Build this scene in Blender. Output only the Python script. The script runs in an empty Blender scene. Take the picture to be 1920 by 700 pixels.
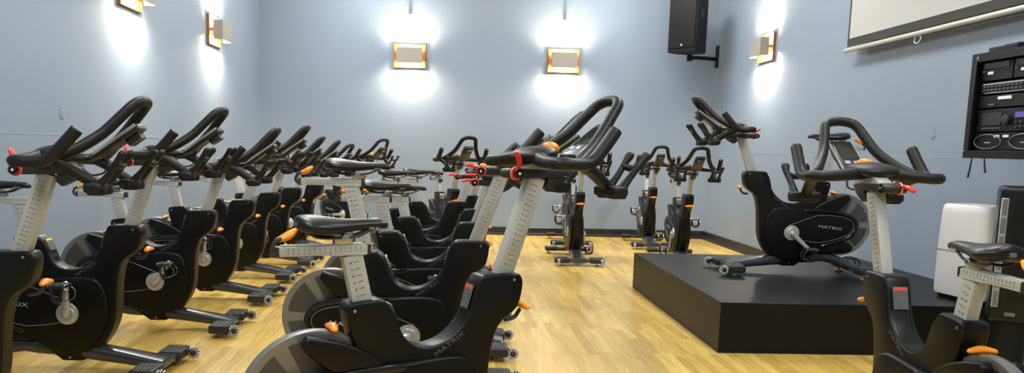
import bpy, bmesh, math, random
from mathutils import Vector, Matrix, Euler
random.seed(7)
PI = math.pi
scene = bpy.context.scene
COL = scene.collection

# ------------------------------------------------------------------ materials
def mat(name, rgb, rough=.5, metal=0., spec=.5, emit=None, estr=0., bump=None, noise=None, coat=0., trans=0.):
    m = bpy.data.materials.new(name); m.use_nodes = True
    nt = m.node_tree; b = nt.nodes['Principled BSDF']
    b.inputs['Base Color'].default_value = (*rgb, 1)
    b.inputs['Roughness'].default_value = rough
    b.inputs['Metallic'].default_value = metal
    b.inputs['Specular IOR Level'].default_value = spec
    b.inputs['Coat Weight'].default_value = coat
    b.inputs['Transmission Weight'].default_value = trans
    if emit:
        b.inputs['Emission Color'].default_value = (*emit, 1)
        b.inputs['Emission Strength'].default_value = estr
    if noise or bump:
        tc = nt.nodes.new('ShaderNodeTexCoord')
    if noise:                                    # (scale, amount)
        n = nt.nodes.new('ShaderNodeTexNoise'); n.inputs['Scale'].default_value = noise[0]; n.inputs['Detail'].default_value = 5
        nt.links.new(tc.outputs['Object'], n.inputs['Vector'])
        r = nt.nodes.new('ShaderNodeMapRange'); r.inputs['To Min'].default_value = 1-noise[1]; r.inputs['To Max'].default_value = 1+noise[1]
        nt.links.new(n.outputs['Fac'], r.inputs['Value'])
        v = nt.nodes.new('ShaderNodeVectorMath'); v.operation = 'SCALE'; v.inputs[0].default_value = rgb
        nt.links.new(r.outputs['Result'], v.inputs['Scale']); nt.links.new(v.outputs['Vector'], b.inputs['Base Color'])
    if bump:                                     # (scale, strength, distance)
        n2 = nt.nodes.new('ShaderNodeTexNoise'); n2.inputs['Scale'].default_value = bump[0]; n2.inputs['Detail'].default_value = 3
        nt.links.new(tc.outputs['Object'], n2.inputs['Vector'])
        bp = nt.nodes.new('ShaderNodeBump'); bp.inputs['Strength'].default_value = bump[1]; bp.inputs['Distance'].default_value = bump[2]
        nt.links.new(n2.outputs['Fac'], bp.inputs['Height']); nt.links.new(bp.outputs['Normal'], b.inputs['Normal'])
    return m

M = {}
M['wall'] = mat('blue_grey_paint', (.232, .284, .350), .62, bump=(60, .08, .004), noise=(1.3, .025))
M['ceiling'] = mat('ceiling_paint', (.72, .72, .70), .9, noise=(3, .03))
M['base'] = mat('black_vinyl_base', (.012, .012, .013), .38, noise=(6, .2))
M['shell'] = mat('black_abs', (.0022, .0021, .002), .38, spec=.30, bump=(900, .12, .0004))
M['cover'] = mat('black_cover', (.0022, .0019, .0016), .42, spec=.25, noise=(7, .25))
M['gloss'] = mat('gloss_black', (.006, .006, .006), .14, spec=.5)
M['grip'] = mat('black_grip_rubber', (.0065, .0066, .0068), .46, spec=.36, bump=(1200, .25, .0004), noise=(25, .25))
M['saddle'] = mat('black_saddle_vinyl', (.004, .004, .0042), .36, spec=.4)
M['post'] = mat('light_grey_powdercoat', (.42, .42, .39), .38, noise=(30, .04))
M['steel'] = mat('satin_steel', (.50, .50, .50), .28, metal=1.)
M['alu'] = mat('cast_aluminium', (.50, .50, .49), .36, metal=.55, noise=(40, .06))
M['flygrey'] = mat('flywheel_grey', (.22, .222, .22), .35, metal=.45, noise=(60, .08))
M['flydark'] = mat('flywheel_mesh_panel', (.065, .063, .060), .42, metal=.2)
M['beam'] = mat('gunmetal_beam', (.050, .056, .066), .23, metal=.35, coat=.3, noise=(9, .15))
M['pad'] = mat('ribbed_rubber', (.016, .017, .018), .5, bump=(500, .3, .0008))
M['orange'] = mat('orange_plastic', (.93, .30, .012), .36)
M['red'] = mat('red_plastic', (.72, .025, .018), .32)
M['mark'] = mat('scale_ink', (.15, .15, .15), .5)
M['letter'] = mat('silver_lettering', (.42, .42, .42), .4, metal=.2)
M['emboss'] = mat('embossed_lettering', (.10, .10, .10), .35)
M['trim'] = mat('grey_trim', (.15, .152, .155), .35, metal=.3)
M['clear'] = mat('clear_wheel', (.62, .62, .60), .15, spec=.7)
M['lcd'] = mat('lcd_glass', (.030, .034, .034), .12, spec=.6)
M['bezel'] = mat('console_bezel', (.018, .018, .019), .3)
M['silver'] = mat('console_silver', (.55, .56, .57), .3, metal=.5)
M['yellow'] = mat('label_yellow', (.75, .72, .03), .5)
M['labelred'] = mat('label_red', (.62, .09, .05), .5)
M['labelgrey'] = mat('label_grey', (.10, .10, .105), .5)
M['white'] = mat('white_label', (.72, .72, .70), .5)
M['strap'] = mat('toe_strap', (.012, .012, .012), .6)
M['stage'] = mat('black_stage', (.0042, .0040, .0038), .42, spec=.26, noise=(5, .5), bump=(30, .15, .002))
M['wood'] = mat('sconce_wood', (.30, .095, .014), .42, noise=(18, .25))
M['shade'] = mat('sconce_shade', (.30, .285, .25), .7, bump=(300, .15, .0006))
M['bulb'] = mat('lamp_tube', (1, .9, .75), .5, emit=(1, .80, .52), estr=9)
M['spk'] = mat('speaker_black', (.004, .004, .0045), .6, spec=.3, bump=(700, .3, .0008))
M['grille'] = mat('speaker_grille', (.005, .0048, .0045), .65, spec=.25, bump=(900, .6, .001))
M['screen'] = mat('projection_fabric', (.46, .455, .43), .85)
M['sborder'] = mat('screen_border', (.035, .035, .030), .8)
M['sbar'] = mat('screen_bar', (.50, .49, .42), .35)
M['rack'] = mat('rack_black', (.004, .004, .0043), .45, spec=.3)
M['rackin'] = mat('device_black', (.004, .004, .0045), .42, spec=.3)
M['dev'] = mat('device_grey', (.012, .012, .013), .4)
M['lcdblue'] = mat('display_blue', (.05, .05, .2), .3, emit=(.12, .12, .5), estr=.35)
M['dehum'] = mat('dehumidifier_white', (.62, .615, .60), .35)
M['dehum2'] = mat('dehumidifier_slot', (.16, .16, .16), .4)
M['fan'] = mat('fan_black', (.006, .006, .0065), .32, spec=.35)
M['fanstrip'] = mat('fan_grille_grey', (.13, .135, .14), .4)
M['fansilver'] = mat('fan_silver', (.40, .41, .42), .3, metal=.4)
M['diffuser'] = mat('light_diffuser', (.9, .9, .9), .5, emit=(.95, .985, 1.0), estr=26)
M['fixture'] = mat('fixture_white', (.8, .8, .8), .5)
M['plate'] = mat('painted_plate', (.29, .34, .40), .5)

def floor_material():
    m = bpy.data.materials.new('maple_strip_floor'); m.use_nodes = True
    nt = m.node_tree; b = nt.nodes['Principled BSDF']; N = nt.nodes.new; L = nt.links.new
    tc = N('ShaderNodeTexCoord'); mp = N('ShaderNodeMapping'); mp.inputs['Rotation'].default_value = (0, 0, PI/2)
    L(tc.outputs['Object'], mp.inputs['Vector'])
    br = N('ShaderNodeTexBrick'); br.inputs['Scale'].default_value = 1
    br.inputs['Brick Width'].default_value = .62; br.inputs['Row Height'].default_value = .057
    br.inputs['Mortar Size'].default_value = .0007; br.inputs['Mortar Smooth'].default_value = .3
    br.offset = .37; br.offset_frequency = 1; br.squash = .7; br.squash_frequency = 3
    br.inputs['Color1'].default_value = (0, 0, 0, 1); br.inputs['Color2'].default_value = (1, 1, 1, 1); br.inputs['Mortar'].default_value = (.5, .5, .5, 1)
    L(mp.outputs['Vector'], br.inputs['Vector'])
    cr = N('ShaderNodeValToRGB'); e = cr.color_ramp.elements
    e[0].color = (.50, .315, .072, 1); e[1].color = (.72, .50, .145, 1)
    for p, c in ((.3, (.62, .405, .098, 1)), (.7, (.665, .445, .115, 1))):
        q = e.new(p); q.color = c
    L(br.outputs['Color'], cr.inputs['Fac'])
    mp2 = N('ShaderNodeMapping'); mp2.inputs['Scale'].default_value = (26, 1.6, 1)
    L(tc.outputs['Object'], mp2.inputs['Vector'])
    ns = N('ShaderNodeTexNoise'); ns.inputs['Scale'].default_value = 2.2; ns.inputs['Detail'].default_value = 7; ns.inputs['Roughness'].default_value = .62
    L(mp2.outputs['Vector'], ns.inputs['Vector'])
    mr = N('ShaderNodeMapRange'); mr.inputs['From Min'].default_value = .28; mr.inputs['From Max'].default_value = .62; mr.inputs['To Min'].default_value = .72; mr.inputs['To Max'].default_value = 1.06
    L(ns.outputs['Fac'], mr.inputs['Value'])
    big = N('ShaderNodeTexNoise'); big.inputs['Scale'].default_value = 1.1; big.inputs['Detail'].default_value = 3
    L(tc.outputs['Object'], big.inputs['Vector'])
    mr2 = N('ShaderNodeMapRange'); mr2.inputs['To Min'].default_value = .88; mr2.inputs['To Max'].default_value = 1.12
    L(big.outputs['Fac'], mr2.inputs['Value'])
    mm = N('ShaderNodeMath'); mm.operation = 'MULTIPLY'; L(mr.outputs[0], mm.inputs[0]); L(mr2.outputs[0], mm.inputs[1])
    fm = N('ShaderNodeMath'); fm.operation = 'MULTIPLY_ADD'; fm.inputs[1].default_value = -.28; fm.inputs[2].default_value = 1.
    L(br.outputs['Fac'], fm.inputs[0])
    mm2 = N('ShaderNodeMath'); mm2.operation = 'MULTIPLY'; L(mm.outputs[0], mm2.inputs[0]); L(fm.outputs[0], mm2.inputs[1])
    vs = N('ShaderNodeVectorMath'); vs.operation = 'SCALE'; L(cr.outputs['Color'], vs.inputs[0]); L(mm2.outputs[0], vs.inputs['Scale'])
    L(vs.outputs['Vector'], b.inputs['Base Color'])
    mr3 = N('ShaderNodeMapRange'); mr3.inputs['To Min'].default_value = .16; mr3.inputs['To Max'].default_value = .32
    L(big.outputs['Fac'], mr3.inputs['Value']); L(mr3.outputs[0], b.inputs['Roughness'])
    b.inputs['Specular IOR Level'].default_value = .5
    bp = N('ShaderNodeBump'); bp.inputs['Strength'].default_value = .12; bp.inputs['Distance'].default_value = .001; bp.invert = True
    L(br.outputs['Fac'], bp.inputs['Height']); L(bp.outputs['Normal'], b.inputs['Normal'])
    return m
M['floor'] = floor_material()

# ------------------------------------------------------------------ mesh helpers
def obj(name, bm, material, parent=None, origin=None, angle=38):
    me = bpy.data.meshes.new(name)
    bmesh.ops.recalc_face_normals(bm, faces=bm.faces[:])
    if origin is not None: bmesh.ops.translate(bm, verts=bm.verts[:], vec=-Vector(origin))
    bm.to_mesh(me); bm.free()
    me.polygons.foreach_set('use_smooth', [True]*len(me.polygons))
    me.set_sharp_from_angle(angle=math.radians(angle))
    for m in (material if isinstance(material, (list, tuple)) else [material]): me.materials.append(m)
    o = bpy.data.objects.new(name, me); COL.objects.link(o)
    if origin is not None: o.location = origin
    if parent: o.parent = parent
    return o
def thing(name, label, cat, loc=(0, 0, 0), rz=0., group=None):
    o = bpy.data.objects.new(name, None); COL.objects.link(o); o.location = loc; o.rotation_euler = (0, 0, rz)
    o.empty_display_size = .1; o['label'] = label; o['category'] = cat
    if group: o['group'] = group
    return o
def tag(o, label, cat, group=None):
    o['label'] = label; o['category'] = cat
    if group: o['group'] = group
    return o
def BM(): return bmesh.new()
def geom_since(bm, n): return [v for i, v in enumerate(bm.verts) if i >= n]
def box(bm, c, s, rot=None, bev=0., seg=2, mi=0):
    t = bmesh.new(); bmesh.ops.create_cube(t, size=1)
    bmesh.ops.scale(t, vec=s, verts=t.verts)
    if bev: bmesh.ops.bevel(t, geom=t.edges[:], offset=bev, segments=seg, profile=.6, affect='EDGES')
    merge(bm, t, Matrix.Translation(c) @ (rot.to_4x4() if rot is not None else Matrix()), mi)
def merge(bm, t, mx=None, mi=0):
    if mx is not None: bmesh.ops.transform(t, matrix=mx, verts=t.verts)
    mp = {}
    for v in t.verts: mp[v] = bm.verts.new(v.co)
    for f in t.faces:
        try: g = bm.faces.new([mp[v] for v in f.verts]); g.material_index = mi
        except ValueError: pass
    t.free()
def cyl(bm, a, b, r, r2=None, seg=20, bev=0., mi=0):
    a = Vector(a); b = Vector(b); d = b-a; t = bmesh.new()
    bmesh.ops.create_cone(t, cap_ends=True, segments=seg, radius1=r, radius2=r if r2 is None else r2, depth=d.length)
    if bev:
        ed = [e for e in t.edges if len(e.link_faces) == 2 and any(len(f.verts) > 4 for f in e.link_faces)]
        bmesh.ops.bevel(t, geom=ed, offset=bev, segments=2, profile=.6, affect='EDGES')
    merge(bm, t, Matrix.Translation((a+b)/2) @ d.to_track_quat('Z', 'Y').to_matrix().to_4x4(), mi)
def ball(bm, c, s, seg=20, ring=12, rot=None, mi=0):
    t = bmesh.new(); bmesh.ops.create_uvsphere(t, u_segments=seg, v_segments=ring, radius=1)
    bmesh.ops.scale(t, vec=s, verts=t.verts)
    merge(bm, t, Matrix.Translation(c) @ (rot.to_4x4() if rot is not None else Matrix()), mi)
def catmull(P, n=6):
    P = [Vector(p) for p in P]
    if len(P) < 3: return P
    Q = [2*P[0]-P[1]]+P+[2*P[-1]-P[-2]]; out = []
    for i in range(1, len(Q)-2):
        for k in range(n):
            t = k/n; a, b, c, d = Q[i-1:i+3]
            out.append(.5*((2*b)+(c-a)*t+(2*a-5*b+4*c-d)*t*t+(3*b-a-3*c+d)*t**3))
    out.append(P[-1]); return out
def tube(bm, P, r, seg=14, n=6, flat=1., cap=True, smooth=True, up=None, mi=0):
    """sweep an ellipse (r across, r*flat along the up-ish axis); r may be a list of radii per control point"""
    if smooth:
        rs = [Vector((x, 0, 0)) for x in r] if isinstance(r, (list, tuple)) else None
        Pn = catmull(P, n); R = [max(v.x, 1e-4) for v in catmull(rs, n)] if rs else [r]*len(Pn)
    else:
        Pn = [Vector(p) for p in P]; R = list(r) if isinstance(r, (list, tuple)) else [r]*len(Pn)
    rings = []; prev = None
    for i, p in enumerate(Pn):
        d = (Pn[min(i+1, len(Pn)-1)]-Pn[max(i-1, 0)]).normalized()
        if prev is None:
            u = Vector(up) if up else (Vector((0, 0, 1)) if abs(d.z) < .9 else Vector((1, 0, 0)))
        else: u = prev
        u = (u-d*u.dot(d)).normalized(); w = d.cross(u); prev = u
        rings.append((p, u, w, d, R[i]))
    if cap == 'blunt':
        p, u, w, d, rr = rings[-1]; rings += [(p+d*rr*.15, u, w, d, rr*.93), (p+d*rr*.22, u, w, d, rr*.8)]
    elif cap:
        p, u, w, d, rr = rings[0]; rings = [(p-d*rr*.85, u, w, d, rr*.35), (p-d*rr*.55, u, w, d, rr*.8)]+rings
        p, u, w, d, rr = rings[-1]; rings += [(p+d*rr*.55, u, w, d, rr*.8), (p+d*rr*.85, u, w, d, rr*.35)]
    L = []
    for p, u, w, d, rr in rings:
        L.append([bm.verts.new(p+u*math.cos(2*PI*k/seg)*rr*flat+w*math.sin(2*PI*k/seg)*rr) for k in range(seg)])
    for a, b in zip(L, L[1:]):
        for k in range(seg): f = bm.faces.new((a[k], a[(k+1) % seg], b[(k+1) % seg], b[k])); f.material_index = mi
    bm.faces.new(L[0][::-1]).material_index = mi; bm.faces.new(L[-1]).material_index = mi
def chaikin(P, hard=(), it=2):
    P = [(Vector((p[0], p[1])), i in hard) for i, p in enumerate(P)]
    for _ in range(it):
        Q = []; n = len(P)
        for i in range(n):
            p, h = P[i]; nx = P[(i+1) % n][0]; pv = P[i-1][0]
            if h: Q.append((p, True))
            else: Q.append((p*.75+pv*.25, False)); Q.append((p*.75+nx*.25, False))
        P = Q
    return [p for p, h in P]
def prism(bm, P, y0, y1, bev=.01, seg=3, mi=0, axis='y'):
    """extrude an x-z outline between y0 and y1 with rounded rims"""
    t = bmesh.new()
    vs = [t.verts.new((p[0], y0, p[1])) for p in P]
    f = t.faces.new(vs); r = bmesh.ops.extrude_face_region(t, geom=[f])
    nv = [g for g in r['geom'] if isinstance(g, bmesh.types.BMVert)]
    bmesh.ops.translate(t, verts=nv, vec=(0, y1-y0, 0))
    if bev:
        ed = [e for e in t.edges if abs(e.verts[0].co.y-e.verts[1].co.y) < 1e-6]
        bmesh.ops.bevel(t, geom=ed, offset=bev, segments=seg, profile=.5, affect='EDGES', clamp_overlap=True)
    merge(bm, t, None, mi)
def loft(bm, sections, mi=0, cap=True):
    L = [[bm.verts.new(p) for p in s] for s in sections]; n = len(L[0])
    for a, b in zip(L, L[1:]):
        for k in range(n): bm.faces.new((a[k], a[(k+1) % n], b[(k+1) % n], b[k])).material_index = mi
    if cap: bm.faces.new(L[0][::-1]).material_index = mi; bm.faces.new(L[-1]).material_index = mi
def rotm(deg, ax): return Matrix.Rotation(math.radians(deg), 3, ax)
_txt = {}
def text_bm(s, width, height, ext=.0006):
    cu = bpy.data.curves.new('t', 'FONT'); cu.body = s; cu.extrude = .02; cu.resolution_u = 3
    o = bpy.data.objects.new('t', cu); COL.objects.link(o); bpy.context.view_layer.update()
    me = bpy.data.meshes.new_from_object(o.evaluated_get(bpy.context.evaluated_depsgraph_get()))
    bpy.data.objects.remove(o); bpy.data.curves.remove(cu)
    t = bmesh.new(); t.from_mesh(me); bpy.data.meshes.remove(me)
    xs = [v.co.x for v in t.verts]; ys = [v.co.y for v in t.verts]; zs = [v.co.z for v in t.verts]
    for v in t.verts:
        v.co.x = ((v.co.x-min(xs))/(max(xs)-min(xs))-.5)*width
        v.co.y = ((v.co.y-min(ys))/(max(ys)-min(ys))-.5)*height
        v.co.z = (v.co.z-min(zs))/(max(zs)-min(zs))*ext
    return t
def put_text(bm, s, c, xdir, updir, width, height, ext=.0008, mi=0):
    x = Vector(xdir).normalized(); y = Vector(updir); y = (y-x*y.dot(x)).normalized(); z = x.cross(y)
    mx = Matrix((x, y, z)).transposed().to_4x4(); mx.translation = Vector(c)
    merge(bm, text_bm(s, width, height, ext), mx, mi)

# ------------------------------------------------------------------ the bike (x forward, y rider's left, z up; crank axle above the origin)
HD = Vector((.337, 0, .941))       # handlebar post direction
SD = Vector((-.217, 0, .976))      # seat post direction
AX = Vector((-.025, 0, .318))      # crank axle
def make_bike():
    R = thing('indoor_cycle', 'x', 'exercise bike', group='black indoor cycles set out in the room')
    sh = M['shell']
    # frame
    P = [(.325, .773), (.336, .765), (.345, .742), (.338, .690), (.326, .655), (.302, .632), (.252, .600), (.230, .545), (.215, .46), (.208, .31), (.190, .245), (.155, .180), (.105, .120), (.045, .072), (.02, .064),
         (-.075, .064), (-.09, .078), (-.16, .125), (-.24, .19), (-.27, .26), (-.265, .40), (-.262, .52), (-.285, .60), (-.302, .680), (-.298, .698), (-.284, .707),
         (-.190, .714), (-.172, .708), (-.158, .694), (-.132, .660), (-.122, .62), (-.100, .575), (-.06, .545), (-.01, .538), (.045, .552), (.095, .588), (.135, .640), (.150, .70), (.162, .738), (.176, .765), (.192, .774)]
    hard = {14, 15}
    b = BM(); prism(b, chaikin(P, hard, 2), -.046, .046, .014, 3)
    obj('frame', b, sh, R, angle=50)
    # ridged tread along the top of the frame's saddle
    b = BM()
    for y in (-.024, -.012, 0, .012, .024):
        tube(b, [(-.112, y, .60), (-.085, y, .560), (-.04, y, .5405), (.01, y, .5405), (.06, y, .561), (.11, y, .606), (.140, y, .655)], .0022, seg=6, n=5)
    obj('tread_ribs', b, sh, R)
    # side covers (one each side, body disc reaching back into the chain guard)
    C = [(.150, .47), (.178, .38), (.172, .29), (.145, .215), (.095, .150), (.03, .108), (-.08, .108), (-.17, .150), (-.25, .205), (-.33, .235), (-.43, .262), (-.495, .315), (-.518, .375), (-.508, .425), (-.465, .468),
         (-.37, .488), (-.24, .495), (-.12, .498), (-.02, .505), (.06, .508), (.115, .500)]
    G = [(-.06, .405), (-.20, .468), (-.30, .474), (-.41, .462), (-.475, .438), (-.505, .385), (-.495, .335), (-.44, .285), (-.34, .256), (-.24, .242), (-.15, .232), (-.10, .250)]
    for s in (-1, 1):
        b = BM(); prism(b, chaikin(C, (), 2), s*.040, s*.072, .012, 3)
        cv = obj('side_cover', b, M['cover'], R, angle=50)
        # glossy loop on the rear half
        b = BM(); g = [Vector((p[0], s*.0725, p[1])) for p in chaikin([(-.12, .488), (-.24, .486), (-.37, .478), (-.455, .455), (-.500, .415), (-.507, .375), (-.485, .322), (-.425, .275), (-.335, .248), (-.26, .222)], {0, 9}, 2)]
        tube(b, g, .013, seg=10, smooth=False, flat=.55, up=(0, 1, 0))
        obj('guard_rim', b, M['gloss'], cv)
        b = BM(); g = [Vector((p[0], s*.0735, p[1])) for p in chaikin([(.0, .372), (-.20, .452), (-.30, .458), (-.41, .446), (-.470, .418), (-.487, .378), (-.468, .335), (-.42, .300), (-.33, .270), (-.24, .250), (-.15, .256), (-.06, .272)], {0, 11, 1, 9}, 1)]
        tube(b, g, .0028, seg=6, smooth=False)
        obj('trim_line', b, M['trim'], cv)
        b = BM(); put_text(b, 'MATRIX', (-.310, s*.0722, .366), (-s, 0, -.10*s*s), (0, 0, 1), .175, .021, .0012)
        lt = obj('lettering', b, M['letter'], cv); lt['label'] = 'silver MATRIX lettering on the side cover'
        b = BM(); ang = math.radians(33)
        put_text(b, 'MATRIX', (.060, s*.0463, .546), (-s*math.cos(ang), 0, -s*math.sin(ang)) if s > 0 else (math.cos(ang), 0, math.sin(ang)), (0, 0, 1), .125, .015, .0010)
        obj('frame_lettering', b, M['emboss'], R)
        # forked fins around the flywheel
        b = BM(); prism(b, chaikin([(-.17, .500), (-.235, .548), (-.323, .590), (-.430, .614), (-.446, .596), (-.440, .566), (-.375, .508), (-.33, .478), (-.20, .47)], {3}, 2), s*.028, s*.068, .010, 3)
        obj('upper_fin', b, sh, R, angle=50)
        b = BM(); prism(b, chaikin([(-.20, .165), (-.34, .172), (-.46, .176), (-.497, .203), (-.488, .235), (-.45, .262), (-.30, .262), (-.20, .25)], (), 2), s*.028, s*.066, .010, 3)
        obj('lower_fin', b, sh, R, angle=50)
    # flywheel
    FC = Vector((-.400, 0, .388))
    b = BM(); t = bmesh.new(); 
    prof = [(.030, .018), (.20, .014), (.215, .020), (.232, .020), (.236, .014), (.236, -.014), (.232, -.020), (.215, -.020), (.20, -.014), (.030, -.018)]
    secs = []
    for k in range(72):
        a = 2*PI*k/72; secs.append([(FC.x+r*math.cos(a), y, FC.z+r*math.sin(a)) for r, y in prof])
    L = [[b.verts.new(p) for p in s] for s in secs]
    for i in range(72):
        A, B2 = L[i], L[(i+1) % 72]
        for k in range(len(prof)): b.faces.new((A[k], A[(k+1) % len(prof)], B2[(k+1) % len(prof)], B2[k]))
    fw = obj('flywheel', b, M['flygrey'], R)
    b = BM()
    for s in (-1, 1):
        for a0 in (7, 67, 127, 187, 247, 307):
            ring = []
            a1 = a0+46
            outer = [(.208*math.cos(math.radians(a0+(a1-a0)*k/14)), .208*math.sin(math.radians(a0+(a1-a0)*k/14))) for k in range(15)]
            inner = [(.085*math.cos(math.radians(a0+3+(a1-a0-6)*k/8)), .085*math.sin(math.radians(a0+3+(a1-a0-6)*k/8))) for k in range(9)][::-1]
            prism(b, [(FC.x+x, FC.z+z) for x, z in outer+inner], s*.010, s*.0175, .0015, 1)
    obj('sector_panels', b, M['flydark'], fw)
    # front stabiliser
    b = BM()
    secs = []
    for x, zt, zb, w in ((.02, .158, .070, .046), (.12, .138, .062, .058), (.25, .114, .048, .062), (.36, .094, .036, .070), (.445, .082, .032, .088)):
        zc, h = (zt+zb)/2, (zt-zb)/2; c = []
        for k in range(20):
            a = 2*PI*k/20; cx, cz = math.cos(a), math.sin(a)
            c.append((x, w*math.copysign(abs(cx)**.55, cx), zc+h*math.copysign(abs(cz)**.6, cz)))
        secs.append(c)
    loft(b, secs); box(b, (.42, 0, .056), (.075, .44, .032), bev=.008)
    fs = obj('front_stabilizer', b, M['beam'], R)
    for s in (-1, 1):
        b = BM(); box(b, (.412, s*.185, .056), (.122, .150, .052), bev=.012, seg=3)
        for k in range(6): box(b, (.368+.0170*k, s*.185, .0825), (.007, .126, .008), bev=.002, seg=1)
        obj('foot_pad', b, M['pad'], fs)
        b = BM(); cyl(b, (.415, s*.19, 0), (.415, s*.19, .009), .022, seg=20, bev=.002); cyl(b, (.415, s*.19, .009), (.415, s*.19, .04), .008, seg=10)
        obj('levelling_foot', b, M['steel'], fs)
        b = BM(); tube(b, [(.45, s*.205, .062), (.480, s*.208, .064), (.502, s*.212, .056)], [.014, .011, .010], seg=8)
        cyl(b, (.502, s*.196, .046), (.502, s*.244, .046), .006, seg=8)
        obj('wheel_fork', b, M['pad'], fs)
        b = BM(); c = Vector((.502, s*.228, .046))
        cyl(b, c+Vector((0, -.011, 0)), c+Vector((0, .011, 0)), .018, seg=18, bev=.003, mi=1)
        for k in range(12):
            a = 2*PI*k/12; box(b, c+Vector((.026*math.cos(a), 0, .026*math.sin(a))), (.020, .022, .0075), rot=Matrix.Rotation(-a, 3, 'Y'), bev=.002, seg=1)
        cyl(b, c+Vector((0, -.007, 0)), c+Vector((0, .007, 0)), .030, seg=24, mi=1)
        cyl(b, c+Vector((0, -.014, 0)), c+Vector((0, .014, 0)), .006, seg=10)
        obj('transport_wheel', b, [M['clear'], M['pad']], fs)
    # rear stabiliser
    b = BM(); secs = []
    for x, zt, zb, w in ((-.10, .155, .085, .034), (-.20, .166, .092, .042), (-.27, .174, .104, .046), (-.34, .168, .094, .046), (-.41, .146, .070, .048), (-.47, .112, .046, .052), (-.545, .080, .034, .058)):
        zc, h = (zt+zb)/2, (zt-zb)/2; c = []
        for k in range(20):
            a = 2*PI*k/20; cx, cz = math.cos(a), math.sin(a)
            c.append((x, w*math.copysign(abs(cx)**.55, cx), zc+h*math.copysign(abs(cz)**.6, cz)))
        secs.append(c)
    loft(b, secs); box(b, (-.52, 0, .055), (.075, .44, .034), bev=.008)
    rs = obj('rear_stabilizer', b, M['beam'], R)
    for s in (-1, 1):
        b = BM(); box(b, (-.525, s*.20, .060), (.105, .125, .048), bev=.014, seg=3); obj('foot_pad', b, M['pad'], rs)
        b = BM(); cyl(b, (-.525, s*.225, 0), (-.525, s*.225, .013), .030, seg=22, bev=.003); cyl(b, (-.525, s*.225, .013), (-.525, s*.225, .05), .009, seg=10)
        lf = obj('levelling_foot', b, M['orange'], rs); lf['label'] = 'orange levelling foot'
    b = BM(); tube(b, [(-.47, -.04, .085), (-.475, -.04, .125), (-.53, -.04, .135), (-.565, -.04, .10), (-.55, -.04, .07)], .007, seg=8)
    tube(b, [(-.47, .04, .085), (-.475, .04, .125), (-.53, .04, .135), (-.565, .04, .10), (-.55, .04, .07)], .007, seg=8)
    cyl(b, (-.50, -.04, .134), (-.50, .04, .134), .008, seg=10)
    obj('lift_handle', b, M['pad'], rs)
    # cranks and pedals (left = +y points back and down at rest)
    for s, nm in ((1, 'left'), (-1, 'right')):
        b = BM(); y = s*.074
        cyl(b, (AX.x, y, AX.z), (AX.x, y+s*.010, AX.z), .058, .054, seg=32, bev=.002)
        cyl(b, (AX.x, y+s*.010, AX.z), (AX.x, y+s*.014, AX.z), .040, .036, seg=32, mi=0)
        cyl(b, (AX.x, y+s*.012, AX.z), (AX.x, y+s*.030, AX.z), .017, seg=18, bev=.003)
        cyl(b, (AX.x, y+s*.030, AX.z), (AX.x, y+s*.0315, AX.z), .008, seg=12)
        tube(b, [(AX.x, y+s*.020, AX.z), (AX.x+.06, y+s*.026, AX.z), (AX.x+.12, y+s*.034, AX.z), (AX.x+.162, y+s*.038, AX.z)], [.022, .0175, .015, .016], seg=12, flat=.62, up=(0, 1, 0))
        ck = obj('crank_'+'arm', b, M['alu'], R, origin=tuple(AX)); ck['side'] = s
        # pedal modelled with its axle at its own origin
        b = BM(); cyl(b, (0, s*.0, 0), (0, s*.085, 0), .010, seg=12)
        box(b, (0, s*.052, 0), (.075, .070, .016), bev=.004, mi=1)
        for dx in (-.040, .040):
            box(b, (dx, s*.052, .002), (.004, .074, .016), bev=.001, seg=1)
        for k in range(5): box(b, (0, s*(.026+.013*k), .010), (.07, .003, .004), mi=0)
        pd = obj('pedal', b, [M['steel'], M['strap']], ck); pd.location = (.162, s*(.074+.046), 0)
        b = BM()
        tube(b, [(.036, s*.018, -.004), (.060, s*.020, -.030), (.050, s*.022, -.068), (.010, s*.026, -.080)], .0042, seg=6, flat=.5)
        tube(b, [(.036, s*.086, -.004), (.060, s*.084, -.030), (.050, s*.082, -.068), (.010, s*.078, -.080)], .0042, seg=6, flat=.5)
        tube(b, [(-.020, s*.014, .0), (-.018, s*.012, -.045), (-.010, s*.030, -.078), (-.010, s*.074, -.078), (-.018, s*.092, -.045), (-.020, s*.090, 0)], .014, seg=6, flat=.3, up=(1, 0, 0), mi=1)
        obj('toe_cage', b, [M['steel'], M['strap']], pd)
    # frame levers
    b = BM(); tube(b, [(.300, 0, .600), (.335, 0, .606), (.356, 0, .632)], .0075, seg=8); lv = obj('adjustment_lever', b, M['pad'], R)
    b = BM(); tube(b, [(.366, -.036, .648), (.362, 0, .652), (.366, .036, .648)], [.012, .0165, .012], seg=12, flat=.75); obj('lever_knob', b, M['orange'], lv)['label'] = 'orange lever knob'
    b = BM(); tube(b, [(-.280, 0, .575), (-.315, 0, .580), (-.330, 0, .606)], .0075, seg=8); lv = obj('adjustment_lever', b, M['pad'], R)
    b = BM(); tube(b, [(-.338, -.036, .624), (-.334, 0, .628), (-.338, .036, .624)], [.012, .0165, .012], seg=12, flat=.75); obj('lever_knob', b, M['orange'], lv)['label'] = 'orange lever knob'
    # bolts
    for x, z in ((.305, .752), (-.275, .682), (-.035, .082)):
        b = BM()
        for s in (-1, 1): cyl(b, (x, s*.0455, z), (x, s*.048, z), .0055, seg=10)
        obj('bolt', b, M['steel'], R)
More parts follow.
